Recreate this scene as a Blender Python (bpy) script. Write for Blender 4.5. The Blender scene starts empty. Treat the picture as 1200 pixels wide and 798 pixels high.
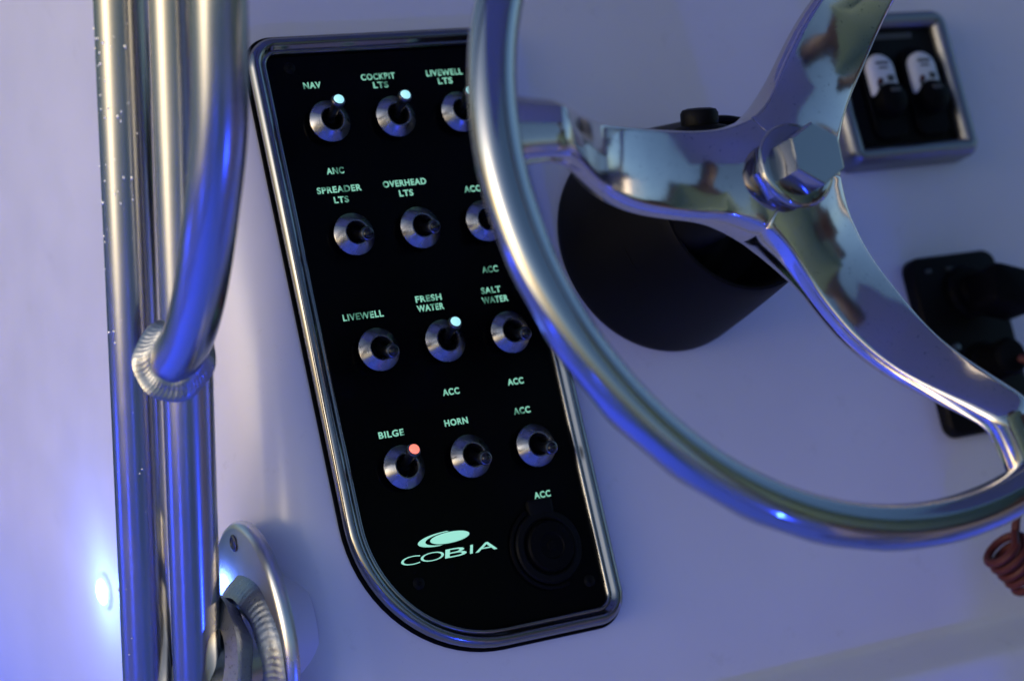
import bpy, math, random
from mathutils import Vector, Matrix
random.seed(7)
R = math.radians
S = bpy.context.scene
COL = S.collection

# ------------------------------------------------------------------ frame
# The dash is laid out in millimetres: x to starboard, y up the dash, z out of it.
# UP is the true vertical in that frame (the dash leans back), WD turns it into the world.
LEAN = R(27)
WD = Matrix(((1, 0, 0, 0),
             (0, math.sin(LEAN), -math.cos(LEAN), 0),
             (0, math.cos(LEAN), math.sin(LEAN), 1.15),
             (0, 0, 0, 1)))

def V(x, y, z):
    return Vector((x, y, z)) / 1000.0

# ------------------------------------------------------------------ camera
cd = bpy.data.cameras.new('camera')
cam = bpy.data.objects.new('camera', cd)
COL.objects.link(cam)
CAM_RV = Vector((2.834, -0.256, 0.703))
ang = CAM_RV.length
Rm = Matrix.Rotation(ang, 3, CAM_RV.normalized())          # dash frame -> x right, y down, z forward
r0, r1, r2 = Rm[0], Rm[1], Rm[2]
rot = Matrix((( r0[0], -r1[0], -r2[0]), (r0[1], -r1[1], -r2[1]), (r0[2], -r1[2], -r2[2])))
cam.matrix_world = WD @ Matrix.Translation(V(-464.17, -316.38, 991.66)) @ rot.to_4x4()
cd.sensor_width = 36
cd.lens = 2394.0 / 1200 * 36
cd.clip_start = 0.02
cd.clip_end = 5000
cd.dof.use_dof = True
cd.dof.focus_distance = 1.075
cd.dof.aperture_fstop = 4.5
cd.dof.aperture_blades = 9
S.camera = cam

# ------------------------------------------------------------------ sky, exposure
w = bpy.data.worlds.new('World')
S.world = w
w.use_nodes = True
nt = w.node_tree
bg = nt.nodes['Background']
sky = nt.nodes.new('ShaderNodeTexSky')
sky.sky_type = 'NISHITA'
sky.sun_disc = False
sky.sun_elevation = R(11)
sky.sun_rotation = R(-93)
sky.air_density = 1.0
sky.dust_density = 2.5
sky.ozone_density = 3.0
nt.links.new(sky.outputs[0], bg.inputs[0])
bg.inputs[1].default_value = 0.15
S.view_settings.view_transform = 'Standard'
S.view_settings.look = 'None'
S.view_settings.exposure = 0.26
S.view_settings.gamma = 1
S.cycles.max_bounces = 8
S.cycles.use_denoising = True
S.cycles.sample_clamp_indirect = 6
S.cycles.blur_glossy = 0.3

# ------------------------------------------------------------------ materials
def mat(name, base=(0.8, 0.8, 0.8), rough=0.5, metal=0.0, coat=0.0, spec=0.5, emit=None, es=0.0, fn=None):
    m = bpy.data.materials.new(name)
    m.use_nodes = True
    t = m.node_tree
    b = t.nodes['Principled BSDF']
    b.inputs['Base Color'].default_value = (*base, 1)
    b.inputs['Roughness'].default_value = rough
    b.inputs['Metallic'].default_value = metal
    b.inputs['Coat Weight'].default_value = coat
    b.inputs['Coat Roughness'].default_value = 0.08
    b.inputs['Specular IOR Level'].default_value = spec
    if emit:
        b.inputs['Emission Color'].default_value = (*emit, 1)
        b.inputs['Emission Strength'].default_value = es
    if fn:
        fn(t, b)
    return m

def noise(t, scale, detail=3, rough=0.5, stretch=None, w=None):
    tc = t.nodes.new('ShaderNodeTexCoord')
    n = t.nodes.new('ShaderNodeTexNoise')
    n.inputs['Scale'].default_value = scale
    n.inputs['Detail'].default_value = detail
    n.inputs['Roughness'].default_value = rough
    if stretch:
        mp = t.nodes.new('ShaderNodeMapping')
        mp.inputs['Scale'].default_value = stretch
        t.links.new(tc.outputs['Object'], mp.inputs[0])
        t.links.new(mp.outputs[0], n.inputs['Vector'])
    else:
        t.links.new(tc.outputs['Object'], n.inputs['Vector'])
    return n

def ramp(t, src, stops):
    r = t.nodes.new('ShaderNodeValToRGB')
    e = r.color_ramp.elements
    while len(e) < len(stops):
        e.new(0.5)
    for i, (p, c) in enumerate(stops):
        e[i].position = p
        e[i].color = (*c, 1) if len(c) == 3 else c
    t.links.new(src, r.inputs[0])
    return r

def bump(t, b, src, strength, dist):
    bp = t.nodes.new('ShaderNodeBump')
    bp.inputs['Strength'].default_value = strength
    bp.inputs['Distance'].default_value = dist
    t.links.new(src, bp.inputs['Height'])
    t.links.new(bp.outputs[0], b.inputs['Normal'])

def g3(v): return (v, v, v)

def f_gel(t, b):
    n = noise(t, 9, 4)
    r = ramp(t, n.outputs[0], [(0.3, (0.70, 0.68, 0.77)), (0.7, (0.75, 0.73, 0.81))])
    sp = noise(t, 900, 2, 0.6)
    sr = ramp(t, sp.outputs[0], [(0.73, g3(1)), (0.80, g3(0.55))])
    mx = t.nodes.new('ShaderNodeMix'); mx.data_type = 'RGBA'; mx.blend_type = 'MULTIPLY'
    mx.inputs[0].default_value = 0.8
    t.links.new(r.outputs[0], mx.inputs[6]); t.links.new(sr.outputs[0], mx.inputs[7])
    st = noise(t, 38, 6, 0.75)
    sm = ramp(t, st.outputs[0], [(0.60, g3(1)), (0.74, (0.86, 0.85, 0.83))])
    m2 = t.nodes.new('ShaderNodeMix'); m2.data_type = 'RGBA'; m2.blend_type = 'MULTIPLY'; m2.inputs[0].default_value = 0.8
    t.links.new(mx.outputs[2], m2.inputs[6]); t.links.new(sm.outputs[0], m2.inputs[7])
    t.links.new(m2.outputs[2], b.inputs['Base Color'])
    n2 = noise(t, 30, 3)
    r2 = ramp(t, n2.outputs[0], [(0.3, g3(0.28)), (0.7, g3(0.42))])
    t.links.new(r2.outputs[0], b.inputs['Roughness'])
    n3 = noise(t, 220, 2)
    bump(t, b, n3.outputs[0], 0.05, 0.0005)

def f_polish(lo, hi, bs, sc=18, stretch=None, pits=False):
    def f(t, b):
        n = noise(t, sc, 5, 0.6, stretch)
        r = ramp(t, n.outputs[0], [(0.3, g3(lo)), (0.72, g3(hi))])
        t.links.new(r.outputs[0], b.inputs['Roughness'])
        n2 = noise(t, 260, 4, 0.6)
        bump(t, b, n2.outputs[0], bs, 0.0003)
        if pits:
            n3 = noise(t, 420, 3, 0.7)
            r3 = ramp(t, n3.outputs[0], [(0.62, (0.64, 0.59, 0.58)), (0.72, (0.32, 0.32, 0.33))])
            t.links.new(r3.outputs[0], b.inputs['Base Color'])
    return f

def f_text(t, b):
    n = noise(t, 130, 1)
    r = ramp(t, n.outputs[0], [(0.34, (0.06, 0.19, 0.13)), (0.52, (0.28, 0.72, 0.54))])
    t.links.new(r.outputs[0], b.inputs['Emission Color'])

def f_face(t, b):
    n = noise(t, 14, 4)
    d = noise(t, 1400, 2, 0.7)
    dr = ramp(t, d.outputs[0], [(0.70, (0.0015, 0.0015, 0.002)), (0.80, (0.03, 0.03, 0.034))])
    t.links.new(dr.outputs[0], b.inputs['Base Color'])
    r = ramp(t, n.outputs[0], [(0.35, g3(0.14)), (0.7, g3(0.28))])
    t.links.new(r.outputs[0], b.inputs['Roughness'])

def f_weld(t, b):
    n = noise(t, 500, 4, 0.7)
    r = ramp(t, n.outputs[0], [(0.3, g3(0.22)), (0.75, g3(0.5))])
    t.links.new(r.outputs[0], b.inputs['Roughness'])
    bump(t, b, n.outputs[0], 0.3, 0.0005)

M = dict(
    gel=mat('white_gelcoat', (0.76, 0.77, 0.8), 0.34, coat=0.15, fn=f_gel),
    tube=mat('polished_tube', (0.42, 0.43, 0.46), 0.22, 1, fn=f_polish(0.17, 0.28, 0.04, 14)),
    wheel=mat('polished_stainless', (0.42, 0.425, 0.45), 0.1, 1, fn=f_polish(0.06, 0.17, 0.04, 22)),
    spoke=mat('polished_casting', (0.60, 0.56, 0.555), 0.1, 1, fn=f_polish(0.07, 0.16, 0.07, 30, pits=True)),
    nut=mat('chromed_nut', (0.42, 0.41, 0.41), 0.1, 1, fn=f_polish(0.07, 0.15, 0.004, 40)),
    frame=mat('chromed_frame', (0.27, 0.27, 0.285), 0.14, 1, fn=f_polish(0.08, 0.2, 0.04, 30)),
    bezel=mat('turned_steel', (0.36, 0.36, 0.39), 0.28, 1, fn=f_polish(0.2, 0.36, 0.15, 60)),
    satin=mat('satin_plate', (0.70, 0.69, 0.70), 0.3, 1, fn=f_polish(0.24, 0.38, 0.08, 20)),
    weld=mat('weld_metal', (0.36, 0.365, 0.39), 0.3, 1, fn=f_weld),
    face=mat('black_acrylic', (0.0015, 0.0015, 0.002), 0.15, spec=0.09, fn=f_face),
    black=mat('black_plastic', (0.005, 0.005, 0.006), 0.5, spec=0.09),
    rubber=mat('black_rubber', (0.003, 0.003, 0.004), 0.55, spec=0.06),
    lever=mat('dark_lever', (0.10, 0.10, 0.11), 0.3, 1),
    tip=mat('lever_tip', (0.16, 0.16, 0.175), 0.34, 1),
    dark_lens=mat('unlit_lens', (0.01, 0.01, 0.014), 0.12),
    text=mat('backlit_lettering', (0.01, 0.02, 0.02), 0.4, emit=(0.21, 0.66, 0.46), es=0.75, fn=f_text),
    logo=mat('backlit_logo', (0.01, 0.02, 0.02), 0.4, emit=(0.33, 0.78, 0.65), es=0.85),
    cyan=mat('cyan_lens', (0.3, 0.5, 0.5), 0.2, emit=(0.42, 0.93, 1.0), es=0.75),
    red=mat('red_lens', (0.5, 0.1, 0.08), 0.2, emit=(1.0, 0.22, 0.15), es=1.1),
    white_lens=mat('courtesy_lens', (0.8, 0.85, 0.9), 0.2, emit=(0.55, 0.75, 1.0), es=14.0),
    blue_lens=mat('blue_lens', (0.1, 0.1, 0.8), 0.2, emit=(0.04, 0.10, 1.0), es=3.0),
    box=mat('grey_trim', (0.26, 0.26, 0.28), 0.35, 1),
    white=mat('white_plastic', (0.62, 0.64, 0.70), 0.3),
    redcord=mat('red_cord', (0.075, 0.014, 0.013), 0.55, spec=0.3),
    beige=mat('beige_clip', (0.35, 0.31, 0.25), 0.5),
    drop=mat('water_drops', (0.9, 0.9, 0.9), 0.02, 1),
    mark=mat('faint_print', (0.05, 0.05, 0.055), 0.5),
    water=mat('dark_water', (0.01, 0.02, 0.03), 0.08),
    deck=mat('deck_gelcoat', (0.72, 0.73, 0.75), 0.5, fn=None),
    green=mat('green_shirt', (0.22, 0.34, 0.22), 0.9),
    skin=mat('skin', (0.10, 0.072, 0.062), 0.5),
    hair=mat('dark_hair', (0.02, 0.014, 0.012), 0.6),
    cream=mat('cream_trousers', (0.55, 0.47, 0.40), 0.9),
    brown=mat('brown_shirt', (0.12, 0.06, 0.045), 0.9),
)

# ------------------------------------------------------------------ mesh helpers
class MB:
    def __init__(s): s.v = []; s.f = []
    def add(s, vs, fs):
        o = len(s.v); s.v += [Vector(p) for p in vs]; s.f += [tuple(i + o for i in f) for f in fs]

def rings(mb, rs, cap0=True, cap1=True, close=False):
    n = len(rs[0]); vs = [p for r in rs for p in r]; fs = []
    m = len(rs)
    for i in range(m if close else m - 1):
        a = i * n; b = ((i + 1) % m) * n
        for k in range(n):
            k2 = (k + 1) % n
            fs.append((a + k, a + k2, b + k2, b + k))
    if not close:
        if cap0: fs.append(tuple(range(n - 1, -1, -1)))
        if cap1: fs.append(tuple((m - 1) * n + k for k in range(n)))
    mb.add(vs, fs)

def frames(pts, closed=False):
    n = len(pts); T = []
    for i in range(n):
        if closed: d = pts[(i + 1) % n] - pts[i - 1]
        else: d = pts[min(i + 1, n - 1)] - pts[max(i - 1, 0)]
        T.append(d.normalized())
    a = Vector((0, 0, 1)) if abs(T[0].z) < 0.9 else Vector((1, 0, 0))
    N = (a - T[0] * a.dot(T[0])).normalized(); out = []
    for t in T:
        N = (N - t * N.dot(t)).normalized()
        out.append((t, N, t.cross(N)))
    return out

def sweep(mb, pts, rad, seg=24, closed=False, cap=True):
    pts = [Vector(p) for p in pts]; fr = frames(pts, closed); rs = []
    for i, (p, (t, a, b)) in enumerate(zip(pts, fr)):
        ring = []
        for k in range(seg):
            th = 2 * math.pi * k / seg
            r = rad(i, th) if callable(rad) else rad
            ring.append(p + (a * math.cos(th) + b * math.sin(th)) * r)
        rs.append(ring)
    rings(mb, rs, cap, cap, closed)

def lathe(mb, prof, seg=32, c=(0, 0, 0), ax=None, capends=True):
    # prof: (radius, height) along the axis
    c = Vector(c); q = Vector((0, 0, 1)).rotation_difference(Vector(ax).normalized()) if ax else None
    rs = []
    for r, h in prof:
        ring = []
        for k in range(seg):
            th = 2 * math.pi * k / seg
            p = Vector((r * math.cos(th), r * math.sin(th), h))
            if q: p = q @ p
            ring.append(c + p)
        rs.append(ring)
    rings(mb, rs, capends, capends)

def loop_round(corners, radii, n=10):
    # rounded polygon, counter-clockwise corners
    out = []; m = len(corners)
    for i in range(m):
        p = Vector(corners[i]); a = (Vector(corners[i - 1]) - p); b = (Vector(corners[(i + 1) % m]) - p)
        r = radii[i]; al, bl = a.length, b.length; a.normalize(); b.normalize()
        th = a.angle(b); d = r / math.tan(th / 2)
        c = p + (a + b).normalized() * (r / math.sin(th / 2))
        s = p + a * d - c; e = p + b * d - c
        a0 = math.atan2(s.y, s.x); a1 = math.atan2(e.y, e.x)
        while a1 < a0: a1 += 2 * math.pi
        if a1 - a0 > math.pi: a1 -= 2 * math.pi
        k = max(2, n if r > 5 else n // 2)
        for j in range(k + 1):
            t = a0 + (a1 - a0) * j / k
            out.append(Vector((c.x + r * math.cos(t), c.y + r * math.sin(t))))
    return out

def inset(loop, d):
    n = len(loop); out = []
    for i in range(n):
        a = loop[i] - loop[i - 1]; b = loop[(i + 1) % n] - loop[i]
        if a.length < 1e-9: a = b
        if b.length < 1e-9: b = a
        t = (a.normalized() + b.normalized()).normalized()
        out.append(loop[i] + Vector((-t.y, t.x)) * d)
    return out

def plate(mb, loop, levels):
    # levels: (inset, z)
    rs = [[Vector((p.x, p.y, z)) for p in inset(loop, d)] for d, z in levels]
    rings(mb, rs)

def box(mb, lo, hi, bev=0.0):
    x0, y0, z0 = lo; x1, y1, z1 = hi
    if bev <= 0:
        vs = [(x, y, z) for z in (z0, z1) for (x, y) in ((x0, y0), (x1, y0), (x1, y1), (x0, y1))]
        mb.add(vs, [(3, 2, 1, 0), (4, 5, 6, 7), (0, 1, 5, 4), (1, 2, 6, 5), (2, 3, 7, 6), (3, 0, 4, 7)])
    else:
        lp = loop_round([(x0, y0), (x1, y0), (x1, y1), (x0, y1)], [bev] * 4, 4)
        plate(mb, lp, [(bev * .3, z0), (0, z0 + bev * .3), (0, z1 - bev), (bev * .3, z1 - bev * .3), (bev, z1)])

def build(name, mb, m, parent=None, base=(0, 0, 0), smooth=True, auto=35, data=None, loc=(0, 0, 0)):
    """mb is in millimetres of the dash frame; base is the thing's base in that frame"""
    if data is None:
        me = bpy.data.meshes.new(name)
        b = Vector(base)
        me.from_pydata([((p - b) / 1000.0) for p in mb.v], [], mb.f)
        me.materials.append(M[m])
        if smooth:
            for p in me.polygons: p.use_smooth = True
            try: me.set_sharp_from_angle(angle=R(auto))
            except Exception: pass
        me.update()
    else: me = data
    o = bpy.data.objects.new(name, me)
    COL.objects.link(o)
    if parent is not None:
        o.parent = parent
        o.location = V(*loc)
    return o

def thing(name, label, cat, base=(0, 0, 0), group=None):
    o = bpy.data.objects.new(name, None); COL.objects.link(o)
    o.empty_display_size = 0.05
    o.matrix_world = WD @ Matrix.Translation(V(*base))
    o['label'] = label; o['category'] = cat
    if group: o['group'] = group
    return o

def solo(name, mb, m, label=None, cat=None, base=(0, 0, 0), kind=None, **k):
    o = build(name, mb, m, None, base, **k)
    o.matrix_world = WD @ Matrix.Translation(V(*base))
    if label: o['label'] = label; o['category'] = cat
    if kind: o['kind'] = kind
    return o

def bez(pts, n):
    # Catmull-Rom through pts
    P = [Vector(p) for p in pts]; P = [P[0] * 2 - P[1]] + P + [P[-1] * 2 - P[-2]]; out = []
    for i in range(1, len(P) - 2):
        for j in range(n):
            t = j / n; a, b, c, d = P[i - 1:i + 3]
            out.append(0.5 * ((2 * b) + (c - a) * t + (2 * a - 5 * b + 4 * c - d) * t * t + (3 * b - a - 3 * c + d) * t ** 3))
    out.append(P[-2]); return out

UP = Vector((0, math.cos(LEAN), math.sin(LEAN)))
AFT = Vector((0, -math.sin(LEAN), math.cos(LEAN)))
XX = Vector((1, 0, 0))

# ------------------------------------------------------------------ helm console
def console():
    # profile across: side, rounded corner, dash face ; profile along y: moulded ledge low down
    XL, X0, AX, AZ = -88, -37, 51, 95        # side plane and the broad elliptical corner
    prof = [(XL, -1300, -1, 0), (XL, -1000, -1, 0), (XL, -700, -1, 0), (XL, -400, -1, 0), (XL, -200, -1, 0), (XL, -120, -1, 0)]
    for k in range(33):
        a = math.pi / 2 * k / 32
        nv_ = Vector((-math.cos(a) / AX, math.sin(a) / AZ)).normalized()
        prof.append((X0 - AX * math.cos(a), -AZ + AZ * math.sin(a), nv_.x, nv_.y))
    for x in (0, 50, 100, 200, 300, 400, 500, 600, 700, 860):
        prof.append((x, 0, 0, 1))
    a0 = [(720, 0), (680, 0), (300, 0), (0, 0), (-200, 0), (-285, 0), (-300, -0.5), (-315, -1.8), (-330, -4.2), (-342, -7.0), (-344.5, -7.2), (-346.5, -6.4),
          (-349, -4), (-352, 0), (-356, 5.5), (-360, 11), (-362.5, 13.8), (-364.5, 15), (-367, 15.2), (-370, 14.8), (-400, 10), (-500, -5), (-620, -20), (-700, -30)]
    mb = MB(); rs = []
    for y, e in a0:
        rs.append([Vector((x + nx * e, y, z + nz * e)) for (x, z, nx, nz) in prof])
    n = len(prof); vs = [p for r in rs for p in r]; fs = []
    for i in range(len(rs) - 1):
        for k in range(n - 1):
            fs.append((i * n + k, (i + 1) * n + k, (i + 1) * n + k + 1, i * n + k + 1))
    mb.add(vs, fs)
    con = solo('helm_console', mb, 'gel', 'white gelcoat helm console behind the steering wheel and switch panel', 'boat console', auto=60)
console()
def pad():
    # moulded boss under the foot plate
    mb = MB(); rs = []
    for f, x in ((0.5, -62), (0.5, -72), (0.5, -85.6)):
        rs.append([Vector((x, -262 + 58 * f * math.cos(2 * math.pi * k / 64), -34 + 49 * f * math.sin(2 * math.pi * k / 64))) for k in range(64)])
    rings(mb, rs)
    build('plate_boss', mb, 'gel', bpy.data.objects['helm_console'], (0, 0, 0), auto=60)
pad()

# ------------------------------------------------------------------ switch panel
PB = (36, -122, 0)
panel = thing('switch_panel', 'tall black backlit switch panel in a chromed frame with twelve toggle switches', 'switch panel', PB)
LP = loop_round([(-41.5, -297), (113.5, -297), (113.5, 52), (-41.5, 52)], [78, 17, 13, 17], 18)

def frame_part():
    mb = MB()
    prof = [(0.0, 0.3), (-0.4, 1.2), (0.0, 4.6), (0.7, 6.6), (2.0, 8.0), (3.4, 8.6), (4.6, 8.5), (6.0, 7.6), (7.0, 6.2), (7.5, 5.9),
            (8.2, 6.3), (9.0, 6.3), (9.8, 5.4), (10.2, 3.4), (10.2, 0.8)]
    n = len(LP)
    rs = [[Vector((p.x, p.y, z)) for p in inset(LP, d)] for d, z in prof]
    # close the section
    rings(mb, rs, False, False, close=True)
    build('frame', mb, 'frame', panel, PB, auto=50)
    mb = MB(); plate(mb, LP, [(-1.6, 0.15), (-1.9, 0.7), (-1.2, 1.3), (1.0, 1.3)])
    build('gasket', mb, 'rubber', panel, PB)
    mb = MB(); plate(mb, LP, [(9.9, 1.5), (9.9, 2.9), (10.5, 3.2), (11, 3.2)])
    build('faceplate', mb, 'face', panel, PB)
frame_part()

PZ = 3.2
def toggle_meshes():
    d = {}
    mb = MB()
    lathe(mb, [(8.6, 0), (8.6, 3.0), (10.2, 3.1), (11.7, 4.2), (12.0, 4.9), (11.7, 5.4), (7.6, 8.7), (7.1, 9.2), (6.5, 9.2), (6.1, 8.6), (5.6, 3.0), (5.2, 1.0), (0.2, 0.9)], 40)
    d['bezel'] = mb
    mb = MB(); lathe(mb, [(5.1, 1.0), (4.9, 3.0), (4.0, 4.2), (2.6, 5.0), (2.2, 6.6), (0.2, 6.8)], 24); d['boot'] = mb
    mb = MB()
    lathe(mb, [(1.9, 0), (2.2, 6), (2.7, 12), (2.8, 15.5), (2.85, 16)], 20); d['lever'] = mb
    mb = MB(); lathe(mb, [(2.8, 15.6), (3.5, 16.0), (3.9, 16.8), (3.9, 18.4), (3.6, 19.2), (2.9, 19.5), (2.7, 19.2)], 24); d['collar'] = mb
    mb = MB(); lathe(mb, [(2.9, 18.9), (2.85, 19.8), (2.4, 20.6), (1.4, 21.2), (0.3, 21.4)], 20); d['lens'] = mb
    return d
TM = toggle_meshes()
cache = {}
def part_from(name, key, m, parent, loc, rx=0.0, tag=''):
    kk = (key, m)
    if kk not in cache:
        o = build(name, TM[key], m, parent); cache[kk] = o.data
    else:
        o = build(name, None, m, parent, data=cache[kk])
    o.location = V(*loc); o.rotation_euler = (rx, 0, 0)
    return o
on_lamp = {(0, 0): 'cyan', (1, 0): 'cyan', (2, 0): 'cyan', (1, 2): 'cyan', (0, 3): 'red'}
for j in range(4):
    for i in range(3):
        x = (-2.3, 38.0, 78.9)[i]; y = 1.2 - 65 * j
        lit = on_lamp.get((i, j))
        t = part_from('toggle_switch', 'bezel', 'bezel', panel, (x - PB[0], y - PB[1], PZ))
        t.rotation_euler = (0, 0, random.uniform(-3, 3))
        t.rotation_euler = (0, 0, 0)
        if lit: t['label'] = 'toggle switch flipped up with its %s tip lit' % ('red' if lit == 'red' else 'pale cyan')
        a = R(-19.0 if lit else 14.5) + R(random.uniform(-1, 1))
        part_from('boot', 'boot', 'rubber', t, (0, 0, 0))
        part_from('lever', 'lever', 'lever', t, (0, 0, 3.2), a)
        part_from('collar', 'collar', 'tip', t, (0, 0, 3.2), a)
        part_from('lens', 'lens', lit or 'dark_lens', t, (0, 0, 3.2), a)

def screw(mb, c, r, ax=(0, 0, 1)):
    lathe(mb, [(r, 0), (r, 0.5), (r * .8, 1.1), (r * .4, 1.4), (r * .38, 0.8), (0.1, 0.8)], 20, c, ax)
for c in ((-17.6, 34.5), (-6.1, -255.6), (95.5, -272)):
    mb = MB(); screw(mb, (c[0], c[1], PZ), 3.4)
    build('screw', mb, 'black', panel, PB)

# lettering -------------------------------------------------------
texts = [('NAV', -11.5, -1.0, 22.1), ('COCKPIT', 24.1, 45.2, 24.9), ('LTS', 30.6, 39.8, 19.9), ('LIVEWELL', 65.0, 88.2, 24.9), ('LTS', 71.4, 80.6, 19.9),
         ('ANC', -8.6, 1.8, -27.7), ('SPREADER', -16.6, 10.0, -38.3), ('LTS', -7.8, 1.0, -44.3), ('OVERHEAD', 23.3, 50.0, -38.0), ('LTS', 32.0, 40.6, -43.9),
         ('ACC', 72.6, 83.1, -45.0), ('ACC', 72.5, 82.6, -92.5), ('SALT', 69.0, 81.4, -104.4), ('WATER', 68.2, 84.8, -110.0), ('FRESH', 27.8, 43.8, -104.8),
         ('WATER', 27.6, 44.1, -110.1), ('LIVEWELL', -17.2, 6.9, -110.1), ('ACC', 31.9, 42.2, -158.2), ('ACC', 72.7, 82.8, -157.7), ('BILGE', -11.0, 4.0, -176.2),
         ('HORN', 29.0, 43.3, -175.1), ('ACC', 72.4, 82.9, -174.4), ('ACC', 73.4, 83.8, -222.4)]
def make_texts(items):
    tmp = []
    for (s, size, m, off) in items:
        c = bpy.data.curves.new('lettering', 'FONT'); c.body = s; c.size = size; c.offset = off
        c.extrude = 0.00004; c.space_character = 1.12 if len(s) > 1 else 1.0; c.resolution_u = 4
        o = bpy.data.objects.new('tmp', c); COL.objects.link(o); tmp.append(o)
    bpy.context.view_layer.update()
    dg = bpy.context.evaluated_depsgraph_get(); out = []
    for o, it in zip(tmp, items):
        me = bpy.data.meshes.new_from_object(o.evaluated_get(dg)); me.name = 'lettering'
        me.materials.clear(); me.materials.append(M[it[2]])
        out.append(me)
    for o in tmp:
        c = o.data; bpy.data.objects.remove(o); bpy.data.curves.remove(c)
    return out
def fit(me, x0, x1, y0, y1, z, shear=0.0):
    xs = [v.co.x for v in me.vertices]; ys = [v.co.y for v in me.vertices]
    ax, bx, ay, by = min(xs), max(xs), min(ys), max(ys)
    for v in me.vertices:
        u = (v.co.x - ax) / (bx - ax); q = (v.co.y - ay) / (by - ay)
        v.co.x = (x0 + (x1 - x0) * u + shear * q * (y1 - y0)) / 1000; v.co.y = (y0 + (y1 - y0) * q) / 1000
        v.co.z = v.co.z + z / 1000
meshes = make_texts([(t[0], 0.005, 'text', 0.00013) for t in texts])
for me, (s, x0, x1, y) in zip(meshes, texts):
    fit(me, x0 - PB[0], x1 - PB[0], y - PB[1], y + 3.7 - PB[1], PZ + 0.12)
    o = build('lettering', None, None, panel, data=me)

def ellipse(cx, cy, a, b, rot, n=40, t0=0.0, t1=2 * math.pi):
    out = []
    for k in range(n):
        t = t0 + (t1 - t0) * k / n
        x, y = a * math.cos(t), b * math.sin(t)
        out.append(Vector((cx + x * math.cos(rot) - y * math.sin(rot), cy + x * math.sin(rot) + y * math.cos(rot))))
    return out
def logo():
    mb = MB(); z = PZ + 0.15; rot = R(3)
    e = ellipse(17.6, -234.6, 11.9, 2.95, R(1.5), 56)
    mb.add([(p.x, p.y, z) for p in e], [tuple(range(len(e)))])
    # crescent sweeping round the left and the top of the oval
    n = 48; t0, t1 = R(78), R(257); o_ = []; i_ = []
    for k in range(n + 1):
        t = t0 + (t1 - t0) * k / n
        def pt(cx, cy, a, b):
            x, y = a * math.cos(t), b * math.sin(t)
            return Vector((cx + x * math.cos(rot) - y * math.sin(rot), cy + x * math.sin(rot) + y * math.cos(rot), z))
        o_.append(pt(13.6, -234.5, 15.4, 3.5)); i_.append(pt(15.6, -234.5, 12.9, 3.12))
    vs = o_ + i_
    mb.add(vs, [(k, k + 1, n + 1 + k + 1, n + 1 + k) for k in range(n)])
    build('emblem', mb, 'logo', panel, PB)
logo()
cob = make_texts([(ch, 0.005, 'logo', -0.00006 if ch in 'CO' else 0.0) for ch in 'COBIA'])
for me, (x0, x1) in zip(cob, [(-14.2, -2.9), (-2.6, 11.4), (12.2, 25.2), (27.3, 28.9), (30.6, 44.2)]):
    fit(me, x0 - PB[0], x1 - PB[0], -245.3 - PB[1], -240.7 - PB[1], PZ + 0.12, shear=0.28)
    build('lettering', None, None, panel, data=me)

# power socket under the last label ---------------------------------
def socket():
    c = Vector((74.5, -249.5, PZ))
    mb = MB(); lathe(mb, [(20.5, 0), (20.5, 2.0), (19.5, 3.2), (16.5, 3.6), (15.5, 3.0), (14.8, 1.2), (0.2, 1.0)], 44, c)
    box(mb, (c.x - 8, c.y + 17, PZ), (c.x + 8, c.y + 27, PZ + 3.4), 2.0)
    s = build('power_socket', mb, 'black', panel, PB)
    mb = MB(); lathe(mb, [(14.2, 1.1), (14.2, 4.8), (13.2, 6.0), (7.5, 6.4), (6.8, 5.6), (3.2, 5.6), (2.8, 6.6), (0.2, 6.8)], 40, c)
    build('cap', mb, 'rubber', s, PB)
    mb = MB(); sweep(mb, [c + Vector((math.cos(t) * 22.5, math.sin(t) * 22.5, 1.4)) for t in [R(a) for a in range(115, 291, 6)]], 1.3, 8)
    build('strap', mb, 'rubber', s, PB)
socket()

# ------------------------------------------------------------------ steering wheel
WC = Vector((144.2, -104.9, 247.6))
WB = (138, -105, 190)
wheel = thing('steering_wheel', 'polished stainless three-spoke steering wheel in front of the dash', 'steering wheel', WB)
RIM = 184.0
BASE = 173.0
def rim():
    mb = MB(); n = 240
    pts = [WC + Vector((RIM * math.cos(2 * math.pi * k / n), RIM * math.sin(2 * math.pi * k / n), 0)) for k in range(n)]
    rs = []
    for k, p in enumerate(pts):
        ph = 2 * math.pi * k / n
        o = Vector((math.cos(ph), math.sin(ph), 0)); ring = []
        rel = (math.degrees(ph) - BASE) % 120
        amp = max(0, min(1, (rel - 14) / 8)) * max(0, min(1, (106 - rel) / 8))
        wave = 0.5 + 0.5 * math.cos(math.radians(rel - 14) * 360 / 11.5)
        for j in range(36):
            th = 2 * math.pi * j / 36
            d = o * math.cos(th) - Vector((0, 0, 1)) * math.sin(th)
            back = max(0, math.sin(th + 0.35)) ** 1.5
            r = 10.8 - 1.4 * amp * wave * back
            ring.append(p + d * r)
        rs.append(ring)
    rings(mb, rs, close=True)
    build('rim', mb, 'wheel', wheel, WB, auto=80)
rim()

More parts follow.
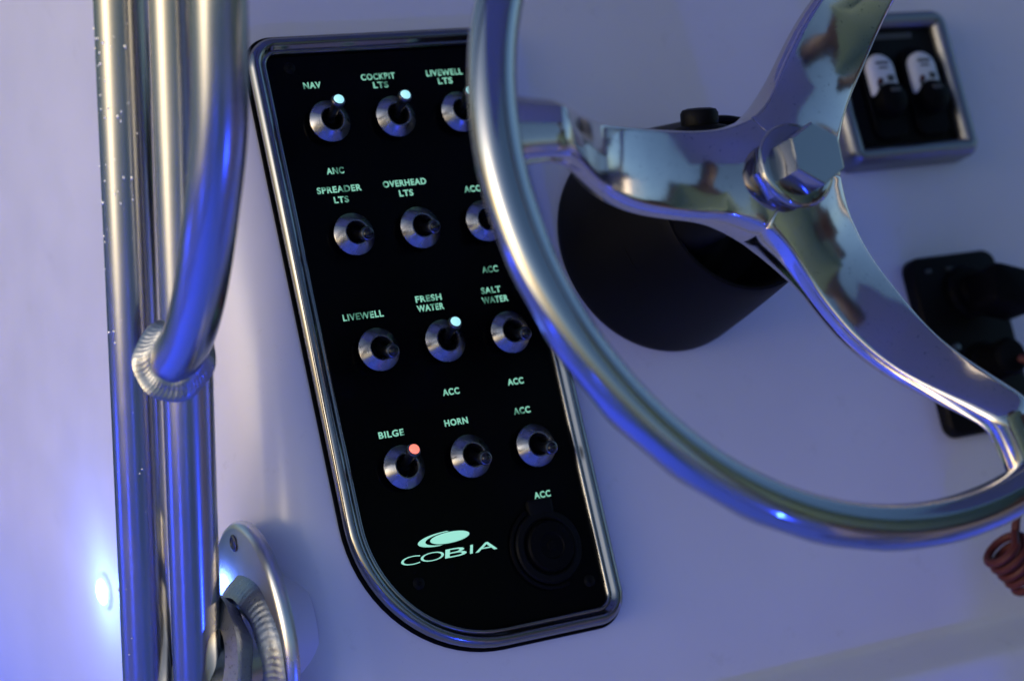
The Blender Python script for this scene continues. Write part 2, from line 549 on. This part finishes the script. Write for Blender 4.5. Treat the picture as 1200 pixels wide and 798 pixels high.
def smooth(e0, e1, x):
    t = max(0, min(1, (x - e0) / (e1 - e0))); return t * t * (3 - 2 * t)
def spoke_w(t):
    K = [(16.5, 28.6), (22, 25.8), (30, 23.0), (42, 21.3), (60, 20.6), (85, 19.8), (103, 17.6), (121, 15.0), (140, 13.4), (152, 12.8), (164, 13.2), (176, 15.5), (190, 19.5)]
    if t <= K[0][0]: return t * math.tan(R(60))
    for (a, wa), (b, wb) in zip(K, K[1:]):
        if t <= b:
            return wa + (wb - wa) * (t - a) / (b - a)
    return K[-1][1]
ZK = [(0, 206.5), (22, 205.8), (34, 202), (46, 199.6), (60, 199.8), (75, 201.8), (90, 205.6), (104, 211.4), (118, 221), (131, 234), (141, 244.5), (148, 250.6), (152, 252.4)]
def front_z(r):
    if r >= 152: return 252.2 - 0.12 * (r - 152)
    for (a, za), (b, zb) in zip(ZK, ZK[1:]):
        if r <= b: return za + (zb - za) * (r - a) / (b - a)
def fz(r):
    h = 9.0 if r < 140 else max(3.4, min(9, 0.4 + 0.8 * abs(r - 152)))
    return sum(front_z(max(0, r + h * q)) for q in (-1, -.8, -.6, -.4, -.2, 0, .2, .4, .6, .8, 1)) / 11
outline = []
for k in range(60):
    t = 16.5 + (190 - 16.5) * (k / 59.0) ** 1.3
    outline.append((t, spoke_w(t)))
# smoothed half-width by averaging
def sw(t):
    if t <= 17: return spoke_w(t)
    h = min(7.0, (t - 16.6)); return sum(spoke_w(t + h * q) for q in (-1, -.5, 0, .5, 1)) / 5
def spoke(angle):
    ca, sa = math.cos(angle), math.sin(angle)
    ts = [0.4, 4, 8, 12, 16.5] + [16.5 + (182 - 16.5) * (k / 70.0) for k in range(1, 71)]
    vs_ = [-1, -.985, -.96, -.93, -.89, -.84, -.77, -.68, -.56, -.42, -.28, -.14, 0, .14, .28, .42, .56, .68, .77, .84, .89, .93, .96, .985, 1]
    # outline of the whole spider for the edge distance
    pl = []
    for q in (-1, 0, 1):
        rr = R(120 * q)
        for k in range(71):
            t = 16.5 + (190 - 16.5) * k / 70; ww = sw(t)
            for s in (-1, 1):
                x, y = t, s * ww
                pl.append((x * math.cos(rr) - y * math.sin(rr), x * math.sin(rr) + y * math.cos(rr)))
    mb = MB(); top = []; bot = []
    for t in ts:
        w_ = sw(t); rt = []; rb = []
        for v in vs_:
            s = v * w_; r = math.hypot(t, s)
            if t > 16.5: d = w_ * (1 - abs(v)) * 0.97
            else: d = 99
            if t < 48:
                d = min(d, min(math.hypot(t - a, s - b) for a, b in pl)) if t <= 16.5 or abs(v) < 0.9 else d
            half = 20.0
            crown = -1.7 * (max(0, 1 - d / 20.0)) ** 2 - 0.9 * (v * v if t > 40 else 0) * smooth(40, 60, t)
            e = 0.0
            eb = 2.0 + 4.0 * smooth(115, 150, r)
            if d < eb: e = eb - math.sqrt(max(0, eb * eb - (eb - d) ** 2))
            zf = fz(r) + crown - e
            thick = 17.0 - 5.0 * smooth(125, 175, r) + 16.0 * (1 - smooth(18, 62, r))
            zb = fz(r) - thick + 2.5 * (max(0, 1 - d / 8.0)) ** 2
            zb = min(zb, zf - 0.2)
            x = t * ca - s * sa; y = t * sa + s * ca
            rt.append(Vector((WC.x + x, WC.y + y, zf)))
            flare = 1.0
            rb.append(Vector((WC.x + x, WC.y + y, zb)))
        top.append(rt); bot.append(rb)
    nt_, nv = len(ts), len(vs_); vs = [p for r in top for p in r] + [p for r in bot for p in r]; O = nt_ * nv; fs = []
    for i in range(nt_ - 1):
        for k in range(nv - 1):
            a = i * nv + k
            fs.append((a, a + nv, a + nv + 1, a + 1))
            fs.append((O + a, O + a + 1, O + a + nv + 1, O + a + nv))
    mb.add(vs, fs)
    for k, sg in ((0, -1), (nv - 1, 1)):
        rows = []
        for i in range(nt_):
            if ts[i] < 16.4: continue
            a = top[i][k]; b = bot[i][k]; j0 = max(0, i - 1); j1 = min(nt_ - 1, i + 1)
            tg = top[j1][k] - top[j0][k]; tg.z = 0; tg.normalize(); no = Vector((-tg.y, tg.x, 0)) * sg
            rows.append([a.lerp(b, q) + no * (1.9 * math.sin(math.pi * q) ** 0.8 if 0 < q < 1 else 0) for q in (0, .12, .28, .45, .62, .8, .92, 1)])
        m_ = len(rows[0]); fq = []
        for i in range(len(rows) - 1):
            for j in range(m_ - 1):
                q = (i * m_ + j, i * m_ + j + 1, (i + 1) * m_ + j + 1, (i + 1) * m_ + j)
                fq.append(q if sg < 0 else q[::-1])
        mb.add([p for r in rows for p in r], fq)
    build('spoke', mb, 'spoke', wheel, WB, auto=60)
for k in range(3): spoke(R(BASE + 120 * k))

def hub():
    c = Vector((138.5, -105.5, 0))
    mb = MB(); lathe(mb, [(19, 175), (19, 180), (18.2, 213.5), (17.4, 215)], 8, c)
    build('hub_boss', mb, 'nut', wheel, WB, auto=25)
    mb = MB(); lathe(mb, [(15, 214.6), (20.4, 215.0), (21.4, 215.8), (21.4, 217.2), (20.6, 218.4), (18.5, 219.2), (15.5, 219.6)], 56, c)
    build('washer', mb, 'nut', wheel, WB, auto=40)
    mb = MB(); rs = []
    for r, z, rd in [(14.5, 218.6, 0), (15.9, 219.2, 0), (16.0, 234.4, 0), (15.6, 235.2, 0), (15.0, 235.5, 0), (0.3, 235.6, 0)]:
        ring = []
        for k in range(48):
            th = 2 * math.pi * k / 48
            hx = math.cos(math.pi / 6) / math.cos(((th) % (math.pi / 3)) - math.pi / 6)
            rr = r * (hx * (1 - rd) + 0.93 * rd)
            a = th + R(27)
            ring.append(c + Vector((rr * math.cos(a), rr * math.sin(a), z)))
        rs.append(ring)
    rings(mb, rs)
    build('hub_nut', mb, 'nut', wheel, WB, auto=12)
    mb = MB(); sweep(mb, [Vector((160, -98, 60)), Vector((150, -102, 130)), Vector((141, -105, 190))], 14, 24)
    build('shaft', mb, 'black', wheel, WB)
hub()

# ------------------------------------------------------------------ black tilt housing behind the wheel
HB = (190, -88, 0)
house = thing('steering_column_housing', 'round black steering column housing on the dash behind the wheel', 'steering column', HB)
def housing():
    rs = []
    for r, z in [(66, 0.4), (67, 2), (66.6, 6), (65, 16), (61.5, 38), (57, 64), (52.6, 88), (51, 96), (50, 98.5), (48.5, 99), (47, 97.5), (46, 84), (43, 66), (38, 56), (20, 52), (0.2, 52)]:
        u = min(1, z / 98.0)
        rs.append([Vector((193 - 5 * u + r * math.cos(2 * math.pi * k / 72), -85 - 6 * u + r * math.sin(2 * math.pi * k / 72), z)) for k in range(72)])
    mb = MB(); rings(mb, rs)
    build('cup', mb, 'black', house, HB, auto=40)
    mb = MB(); lathe(mb, [(35, 52), (34, 60), (31, 62), (32, 68), (27, 70), (28, 76), (24, 78), (24, 84), (20, 86), (17, 98), (0.2, 99)], 48, (180, -93, 0), (-0.25, -0.05, 1))
    build('boot', mb, 'rubber', house, HB, auto=60)
    mb = MB(); lathe(mb, [(5, -8), (5, 1), (13, 2.2), (15.5, 3.6), (14, 5.0), (10.2, 5.8), (10.4, 7), (10.4, 12), (9.2, 14), (6, 14.8), (0.2, 15)], 30, (170, -52, 101), (0.0, 0.9, 0.3))
    k = build('lever_knob', mb, 'black', house, HB, auto=40)
housing()

# ------------------------------------------------------------------ breaker panel, upper right
EB = (388, -5, 0)
brk = thing('breaker_panel', 'small chromed box with two black and white breakers at the upper right', 'breaker panel', EB)
def breaker():
    lp = loop_round([(337, -55), (441, -55), (441, 45), (337, 45)], [9, 9, 12, 12], 8)
    mb = MB()
    prof = [(0, 0.3), (0, 12), (0.8, 16), (2.5, 19), (5, 20.5), (8, 20), (10.5, 18), (12.2, 14.5), (12.6, 8), (12.6, 1)]
    rs = [[Vector((p.x, p.y, z)) for p in inset(lp, d)] for d, z in prof]
    rings(mb, rs, False, False, close=True); build('frame', mb, 'box', brk, EB, auto=50)
    mb = MB(); plate(mb, lp, [(12.3, 1.2), (12.3, 13), (13.2, 13.4)]); build('faceplate', mb, 'black', brk, EB)
    mb = MB(); box(mb, (372, 27, 13.5), (412, 31, 13.9)); build('print', mb, 'mark', brk, EB)
    for cx in (374, 408):
        mb = MB()
        lp2 = loop_round([(cx - 13, -40), (cx + 13, -40), (cx + 13, 20), (cx - 13, 20)], [8, 8, 12, 12], 8)
        plate(mb, lp2, [(0, 13.3), (0, 17), (1.0, 18), (2.2, 18.2)])
        b = build('breaker', mb, 'rubber', brk, EB)
        mb = MB(); lp3 = loop_round([(cx - 10.5, -12), (cx + 10.5, -12), (cx + 10.5, 15), (cx - 10.5, 15)], [2, 2, 10, 10], 8)
        plate(mb, lp3, [(0, 18), (0, 21), (1, 22.4), (3, 23.2), (6, 23.5)]); build('cover', mb, 'white', b, EB)
        for (ax_, ay_, w_, h_) in ((-5, 7.6, 10, 1.6), (-3.5, 4.6, 7, 1.2), (1.5, -4, 5, 4), (-7.5, -8, 3, 4)):
            mb = MB(); box(mb, (cx + ax_, ay_, 23.2), (cx + ax_ + w_, ay_ + h_, 23.75)); build('print', mb, 'mark', b, EB)
        mb = MB(); lathe(mb, [(10.5, 18), (10.8, 24), (9.6, 27.5), (6, 29.5), (0.3, 30)], 30, (cx + 0.5, -16, 0)); build('button', mb, 'rubber', b, EB)
        mb = MB(); box(mb, (cx - 3.5, -13, 29.4), (cx + 4, -10.2, 30.1), 0.3); build('mark', mb, 'mark', b, EB)
        mb = MB(); lathe(mb, [(2.0, 22), (2.0, 23.9), (1.2, 24.3)], 14, (cx - 4.5, -3.5, 0)); build('indicator', mb, 'redcord', b, EB)
breaker()

# ------------------------------------------------------------------ ignition panel, right edge
IB = (400, -172, 0)
ign = thing('ignition_panel', 'black ignition key and cut-off switch plate behind the right spoke', 'ignition panel', IB)
def ignition():
    lp = loop_round([(366, -231), (436, -231), (436, -116), (366, -116)], [9, 9, 9, 9], 8)
    mb = MB(); plate(mb, lp, [(0.5, 0.2), (0, 1), (0, 8), (1.2, 10), (2.4, 10.4)]); build('plate', mb, 'black', ign, IB)
    mb = MB(); lathe(mb, [(17, 10), (17, 15), (15, 17.5), (10, 18), (9, 22), (0.3, 22)], 32, (404, -142, 0)); s = build('key_switch', mb, 'rubber', ign, IB)
    mb = MB()
    lp = loop_round([(-7, -14), (30, -14), (30, 14), (-7, 14)], [6, 10, 10, 6], 6)
    plate(mb, lp, [(1, 22), (0, 24), (0, 44), (1.5, 48), (5, 50)])
    mb.v = [Vector((p.x * math.cos(R(-18)) - p.y * math.sin(R(-18)) + 402, p.x * math.sin(R(-18)) + p.y * math.cos(R(-18)) - 146, p.z)) for p in mb.v]
    build('key', mb, 'rubber', s, IB)
    mb = MB(); lathe(mb, [(15, 10), (15, 14), (12, 16), (11, 28), (12, 30), (12, 35), (10, 37), (0.3, 37)], 30, (405, -190, 0)); build('cut_off_switch', mb, 'rubber', ign, IB)
    mb = MB(); lathe(mb, [(3.2, 10), (3.2, 11.5), (2, 12)], 16, (385, -176, 0)); build('rivet', mb, 'tip', ign, IB)
    for x in (379, 396):
        mb = MB(); box(mb, (x - 2.5, -127, 10.3), (x + 2.5, -124.5, 10.9), 0.3); build('mark', mb, 'mark', ign, IB)
ignition()

# ------------------------------------------------------------------ red coiled lanyard
def lanyard():
    LB = (430, -235, 30)
    t = thing('lanyard', 'red coiled safety lanyard hanging below the ignition panel at the right edge', 'lanyard', LB)
    mb = MB()
    top = [Vector((409, -192, 37)), Vector((416, -204, 50)), Vector((408, -226, 52)), Vector((384, -256, 47)), Vector((370, -284, 44)), Vector((366, -296, 42))]
    pts = bez(top, 8)
    c0 = Vector((357, -302, 38)); n = 150; turns = 5.2
    axis = Vector((0.62, -0.72, -0.1)).normalized(); a = Vector((0.72, 0.62, 0)).normalized(); b = axis.cross(a)
    for k in range(n):
        u = k / n; th = 2 * math.pi * turns * u + 1.7
        pts.append(c0 + axis * (u * 34) + (a * math.cos(th) * 12.5 + b * math.sin(th) * 12.5))
    pts += bez([pts[-1], pts[-1] + Vector((18, -3, 2)), pts[-1] + Vector((60, 6, 2))], 6)[1:]
    sweep(mb, pts, 2.6, 10)
    build('cord', mb, 'redcord', t, LB)
    mb = MB(); lathe(mb, [(5, 0), (6.5, 1), (6.5, 24), (5, 26), (3, 26.5)], 20, (402, -222, 26), (-0.25, -1, 0.1)); build('clip', mb, 'beige', t, LB)
    mb = MB(); lathe(mb, [(4, 0), (5, 1), (5, 22), (4, 23)], 16, (372, -330, 40), (0.8, -1, 0.1)); build('hook', mb, 'lever', t, LB)
lanyard()

# ------------------------------------------------------------------ welded top frame, left
FB = (-85, -262, -28)
tf = thing('tube_frame', 'polished aluminium tube frame with a welded grab rail and foot plate at the left', 'tube frame', FB)
B0 = Vector((-125, -140.7, 44.1)); A0 = Vector((-140, -130.9, 10.4))
RB = 12.6; RA = 13.0; RCt = 12.6
def fillet(cs, outs, axs, size, seed=0.0):
    # a weld bead: a low convex fillet with fine, slightly uneven ripples
    n = len(cs); rs = []
    for i, (c, o, a) in enumerate(zip(cs, outs, axs)):
        ring = [c + a * 2.5 - o * 2.5]
        for k in range(15):
            ph = math.pi / 2 * k / 14
            r = size * (1 + 0.05 * math.sin(i * 0.033 + seed) + 0.05 * math.sin(i * 0.087 + 2 * seed)) - 0.27 * size * math.sin(2 * ph)
            r += 0.065 * math.sin(i * 0.66 + 3.4 * math.sin(2 * ph) + 1.5 * math.sin(i * 0.06 + seed)) * math.sin(2 * ph) ** 0.5
            ring.append(c + o * (r * math.sin(ph)) - a * (r * math.cos(ph)))
        rs.append(ring)
    mb = MB(); rings(mb, rs, close=True)
    build('weld_bead', mb, 'weld', tf, FB, auto=80)
def tubes():
    for p, r in ((A0, RA), (B0, RB)):
        mb = MB(); pts = [p + UP * k for k in range(-700, 801, 50)]
        sweep(mb, pts, r, 48); build('tube', mb, 'tube', tf, FB)
    # grab rail: comes down in front, bends back on to the inner tube
    C0 = B0 + AFT * 84 + XX * -10.5
    end = B0 + AFT * 5 + XX * -9 + UP * 14
    pts = bez([C0 + UP * 700, C0 + UP * 500, C0 + UP * 330, C0 + UP * 250, C0 + UP * 190 - AFT * 0.5, C0 + UP * 140 - AFT * 5 - XX * -0.3, C0 + UP * 98 - AFT * 17 - XX * 0.4,
               C0 + UP * 60 - AFT * 38 + XX * 1.6, C0 + UP * 32 - AFT * 60 + XX * 3.0, end], 12)
    mb = MB(); sweep(mb, pts, RCt, 56); build('grab_rail', mb, 'tube', tf, FB)
    # weld bead where the rail meets the tube
    ax = (end - pts[-14]).normalized()
    a = UP - ax * UP.dot(ax); a.normalize(); b = ax.cross(a)
    ring = []
    N = 480
    for k in range(N):
        th = 2 * math.pi * k / N
        s = end - ax * 45 + (a * math.cos(th) + b * math.sin(th)) * RCt
        # march towards the tube
        best = None
        for q in range(68, 104):
            p = s + ax * (q * 0.5)
            rel = p - B0; d = (rel - UP * rel.dot(UP)).length
            if best is None or d < best[0]: best = (d, p, q)
            if d < RB + 1.0: break
        ring.append(best[1])
    # even out
    for _ in range(400):
        ring = [(ring[i - 1] + ring[i] * 2 + ring[(i + 1) % N]) / 4 for i in range(N)]
    for _ in range(900):
        ring = [(ring[i - 1] + ring[i] * 2 + ring[(i + 1) % N]) / 4 for i in range(N)]
    outs = []
    for p in ring:
        q = p - end; outs.append((q - ax * q.dot(ax)).normalized())
    fillet(ring, outs, [ax] * N, 7.6)
tubes()

def foot():
    # oval plate screwed to the console side, stub to the inner tube
    def oval(ry, rz, x, n=72): return [Vector((x, FB[1] + ry * math.cos(2 * math.pi * k / n), FB[2] + rz * math.sin(2 * math.pi * k / n))) for k in range(n)]
    mb = MB()
    rs = [oval(58, 49, -85.9), oval(58.4, 49.4, -87.2), oval(58.2, 49.2, -90), oval(56.8, 47.8, -92), oval(54.5, 45.5, -93), oval(1, 1, -93.4)]
    rings(mb, rs, True, True); build('foot_plate', mb, 'satin', tf, FB, auto=50)
    for dy, dz in ((47, 5), (-47, 4)):
        mb = MB(); lathe(mb, [(4.6, 0), (4.4, 0.6), (3.4, 1.0), (2.9, 0.3), (0.2, 0.3)], 20, (-93.2, FB[1] + dy, FB[2] + dz), (-1, 0, 0)); build('screw', mb, 'tip', tf, FB)
    cB = B0 + UP * ((-268 - B0.y) / UP.y)
    c1 = Vector((-92, -275, -27)); c0 = Vector((cB.x + 2, -281, -25))
    def joint(t): return -113 - 12 * (1 - math.cos(t - 0.5))
    mb = MB(); K = [2 * math.pi * k / 72 for k in range(72)]; rs = []
    rs.append([Vector((joint(t) - 0.5, c0.y + 20 * math.cos(t), c0.z + 20 * math.sin(t))) for t in K])
    for q in (0, .04, .3, .6, 1):
        rs.append([Vector((joint(t) * (1 - q) + c1.x * q, (c0.y * (1 - q) + c1.y * q) + (32.4 + .6 * min(1, q * 25)) * math.cos(t), (c0.z * (1 - q) + c1.z * q) + (32.4 + .6 * min(1, q * 25)) * math.sin(t))) for t in K])
    rings(mb, rs); build('stub_tube', mb, 'tube', tf, FB)
    N = 620; T = [2 * math.pi * k / N for k in range(N)]
    O = [Vector((0, math.cos(t), math.sin(t))) for t in T]
    fillet([Vector((-93.2, c1.y, c1.z)) + o * 33.0 for o in O], O, [Vector((1, 0, 0))] * N, 9.5, 1.0)
    cs = [Vector((joint(t), c0.y + 32 * math.cos(t), c0.z + 32 * math.sin(t))) for t in T]
    fillet(cs, O, [Vector((-1, 0, 0))] * N, 12.0, 2.0)
foot()

def droplets():
    mb = MB(); rnd = random.Random(3)
    def drop(p, n, r, st):
        a = UP; b = n.cross(a); rs = []
        for h, q in ((0, 1), (0.35, .9), (0.6, .6), (0.72, .15)):
            rs.append([p + n * (h * r) + (a * math.cos(t) * st + b * math.sin(t)) * (r * q) for t in [2 * math.pi * k / 8 for k in range(8)]])
        rings(mb, rs, False, True)
    for _ in range(85):
        k = rnd.choice([rnd.uniform(60, 190), rnd.uniform(90, 190), rnd.uniform(-180, 190)])
        ph = R(rnd.uniform(95, 215)) if rnd.random() < .8 else R(rnd.uniform(60, 230))
        n = (AFT * math.cos(ph - R(90)) * 1 + XX * -math.sin(ph - R(90)) ).normalized()
        drop(A0 + UP * k + n * RA, n, rnd.choice([0.25, 0.35, 0.5, 0.7]), rnd.uniform(1, 1.5))
    o = build('water_drops', mb, 'drop', tf, FB); o['kind'] = 'stuff'
droplets()

# ------------------------------------------------------------------ lamps that the photograph shows
def courtesy(name, label, c, ax, lens, group=None, energy=None, color=None, cone=None, r=8, point=False):
    ax = Vector(ax).normalized()
    t = thing(name, label, 'courtesy light', c, group)
    mb = MB(); lathe(mb, [(r * 1.7, 0), (r * 1.7, 1.5), (r * 1.4, 3), (r * 1.1, 3.2), (r, 2.4)], 30, c, ax); build('bezel', mb, 'white' if point else 'frame', t, c)
    mb = MB(); lathe(mb, [(r, 1.5), (r, 3.0), (r * .7, 4.2), (0.2, 4.8)], 24, c, ax); build('lens', mb, lens, t, c)
    if energy:
        ld = bpy.data.lights.new('lamp', 'POINT' if point else 'SPOT'); ld.energy = energy; ld.color = color; ld.shadow_soft_size = 0.012
        if not point: ld.spot_size = R(cone or 160); ld.spot_blend = 0.6
        lo = bpy.data.objects.new('lamp', ld); COL.objects.link(lo); lo.parent = t
        lo.location = ax * (0.03 if point else 0.012)
        lo.rotation_euler = Vector((0, 0, -1)).rotation_difference(ax).to_euler()
BLUE = (0.02, 0.055, 1.0)
courtesy('courtesy_light', 'small bright white and blue courtesy light on the console side at the far left', (-88, -205, -283), (-1, 0, 0), 'white_lens', energy=0.28, color=(0.11, 0.22, 1.0), r=7, point=True)

# ------------------------------------------------------------------ the cockpit round the helm (seen in the polished metal)
IW = WD.inverted()
def wpt(x, y, z): return (IW @ Vector((x, y, z))) * 1000      # metres in the boat -> dash frame
def wbox(name, lo, hi, m, kind='structure'):
    mb = MB(); x0, y0, z0 = lo; x1, y1, z1 = hi
    vs = [wpt(x, y, z) for z in (z0, z1) for (x, y) in ((x0, y0), (x1, y0), (x1, y1), (x0, y1))]
    mb.add(vs, [(3, 2, 1, 0), (4, 5, 6, 7), (0, 1, 5, 4), (1, 2, 6, 5), (2, 3, 7, 6), (3, 0, 4, 7)])
    o = solo(name, mb, m, kind=kind, smooth=False); return o
wbox('deck', (-1.1, -3.2, -0.06), (1.5, 2.6, 0.0), 'deck')
wbox('hull_side', (-1.16, -3.2, -0.05), (-1.1, 2.6, 0.84), 'deck')
wbox('hull_side', (1.5, -3.2, -0.05), (1.56, 2.6, 0.84), 'deck')
wbox('transom', (-1.1, -3.26, -0.05), (1.5, -3.2, 0.62), 'deck')
wbox('water', (-900, -900, -0.5), (900, 900, -0.4), 'water')
DL = [((-1.085, -1.3, 0.70), (0.45, 0, -1), 'blue courtesy light under the port gunwale beside the helm seat'),
      ((-1.085, -0.35, 0.70), (0.45, 0, -1), 'blue courtesy light under the port gunwale abeam of the wheel'),
      ((-1.085, 0.6, 0.70), (0.45, 0, -1), 'blue courtesy light under the port gunwale towards the bow', 30.1),
      ((1.485, -0.5, 0.70), (-0.45, 0, -1), 'blue courtesy light under the starboard gunwale')]
DL = [d if len(d) == 4 else d + (None,) for d in DL] + [((0.16, -1.39, 0.40), (0, 1, 0.35), 'blue courtesy light on the front of the helm seat box', 8)]
for c, ax, lab, en in DL:
    p = wpt(*c); a = (IW.to_3x3() @ Vector(ax))
    courtesy('deck_light', lab, tuple(p), tuple(a), 'blue_lens', 'blue courtesy lights low in the cockpit', energy=(en or 17), color=BLUE, cone=(165 if en else 128), r=12)

# hard top above the helm, the helm seat and the people beside it: all behind or above the camera, seen in the metal only
wbox('hard_top', (-0.75, -1.15, 2.12), (1.15, 1.5, 2.18), 'deck', None)
o = bpy.data.objects['hard_top']; o['label'] = 'white hard top over the helm'; o['category'] = 'hard top'

def person(x, y, yaw, label, hgt, shirt, legs, arms, hairm):
    k = hgt / 1.75
    base = wpt(x, y, 0.0)
    t = thing('person', label, 'person', tuple(base))
    rotm = Matrix.Rotation(yaw, 3, 'Z')
    def W3(p): 
        q = rotm @ (Vector(p) * k); return wpt(x + q.x, y + q.y, q.z)
    def skin(name, pts, edges, rad, m, parent=t, sub=2):
        me = bpy.data.meshes.new(name); me.from_pydata([tuple(Vector(p)) for p in pts], edges, [])
        o = bpy.data.objects.new(name, me); COL.objects.link(o)
        md = o.modifiers.new('s', 'SKIN'); md.use_smooth_shade = True
        for i, r in enumerate(rad):
            d = me.skin_vertices[0].data[i]; d.radius = (r, r) if not isinstance(r, tuple) else r; d.use_root = (i == 0)
        s2 = o.modifiers.new('d', 'SUBSURF'); s2.levels = sub; s2.render_levels = sub
        bpy.context.view_layer.update()
        me2 = bpy.data.meshes.new_from_object(o.evaluated_get(bpy.context.evaluated_depsgraph_get()))
        mb = MB(); mb.add([W3(v.co) for v in me2.vertices], [tuple(p.vertices) for p in me2.polygons])
        bpy.data.objects.remove(o)
        return build(name, mb, m, parent, tuple(base), auto=180)
    P = [(0, 0, .95), (0, 0, 1.10), (0, -.01, 1.28), (0, 0, 1.42), (0, .01, 1.50), (0, .02, 1.56), (0, .03, 1.64), (0, .03, 1.70)]
    r = [.13, .125, .135, .11, .055, .075, .085, .05]
    E_ = [(i, i + 1) for i in range(7)]
    for sx in (-1, 1):
        n = len(P)
        P += [(sx * .15, 0, 1.41), (sx * .22, .02, 1.15), (sx * .20, arms, 1.02 + arms * .4), (sx * .19, arms + .07, 1.03 + arms * .4)]
        r += [.062, .045, .030, .034]; E_ += [(3, n), (n, n + 1), (n + 1, n + 2), (n + 2, n + 3)]
        for q, (dx, L) in enumerate(((-.024, .07), (-.008, .085), (.008, .08), (.024, .065))):
            P += [(sx * .19 + dx, arms + .12, 1.02 + arms * .4), (sx * .19 + dx, arms + .07 + L, 1.0 + arms * .4)]; r += [.009, .007]
            m_ = len(P); E_ += [(n + 3, m_ - 2), (m_ - 2, m_ - 1)]
        P += [(sx * .19 - sx * .045, arms + .09, 1.03 + arms * .4)]; r += [.010]; E_ += [(n + 3, len(P) - 1)]
        n = len(P)
        P += [(sx * .09, 0, .88), (sx * .10, .01, .50), (sx * .10, -.02, .09), (sx * .11, .10, .04)]; r += [.085, .058, .042, .035]; E_ += [(0, n), (n, n + 1), (n + 1, n + 2), (n + 2, n + 3)]
    skin('body', P, E_, r, 'skin')
    skin('shirt', [(0, 0, .92), (0, 0, 1.10), (0, -.01, 1.28), (0, 0, 1.43), (-.16, 0, 1.41), (-.205, .015, 1.20), (.16, 0, 1.41), (.205, .015, 1.20)],
         [(0, 1), (1, 2), (2, 3), (3, 4), (4, 5), (3, 6), (6, 7)], [(.17, .13), (.165, .14), (.18, .15), (.12, .11), .078, .066, .078, .066], shirt)
    skin('trousers', [(0, 0, .95), (-.09, 0, .86), (-.10, .01, .50), (-.10, -.01, .12), (.09, 0, .86), (.10, .01, .50), (.10, -.01, .12)],
         [(0, 1), (1, 2), (2, 3), (0, 4), (4, 5), (5, 6)], [(.15, .13), .10, .075, .06, .10, .075, .06], legs)
    skin('hair', [(0, 0.0, 1.62), (0, 0.01, 1.69), (0, .03, 1.725)], [(0, 1), (1, 2)], [.098, .100, .07], hairm)
    for sx in (-1, 1):
        skin('eye', [(sx * .03, .108, 1.635), (sx * .03, .112, 1.635)], [(0, 1)], [.008, .006], 'hair' if 0 else 'rubber', sub=1)
    skin('nose', [(0, .11, 1.63), (0, .125, 1.60)], [(0, 1)], [.010, .013], 'skin', sub=1)
    skin('mouth', [(-.02, .098, 1.565), (.02, .098, 1.565)], [(0, 1)], [.005, .005], 'brown', sub=1)
person(0.42, -0.80, R(20), 'person in a pale green shirt standing beside the helm seat', 1.76, 'green', 'cream', .05, 'hair')
person(0.98, -0.98, R(50), 'person in a brown shirt and cream trousers by the starboard side', 1.66, 'brown', 'cream', .06, 'hair')
def seat():
    t = thing('helm_seat', 'white cushioned helm seat on a box behind the wheel', 'seat', tuple(wpt(0.15, -1.55, 0)))
    b = tuple(wpt(0.15, -1.55, 0))
    def cushion(name, lo, hi, m, r=0.05):
        x0, y0, z0 = lo; x1, y1, z1 = hi
        lp = loop_round([(x0, y0), (x1, y0), (x1, y1), (x0, y1)], [r] * 4, 5); mb = MB(); rs = []
        for d, z in ((r * .5, z0), (0, z0 + r * .5), (0, z1 - r * .5), (r * .3, z1 - r * .12), (r, z1)):
            rs.append([wpt(p.x, p.y, z) for p in inset(lp, d)])
        rings(mb, rs); build(name, mb, m, t, b)
    cushion('box', (-.22, -1.85, 0.0), (.55, -1.40, .68), 'deck'); cushion('seat', (-.24, -1.87, .682), (.57, -1.36, .78), 'white'); cushion('backrest', (-.24, -1.95, .80), (.57, -1.85, 1.15), 'white')
seat()
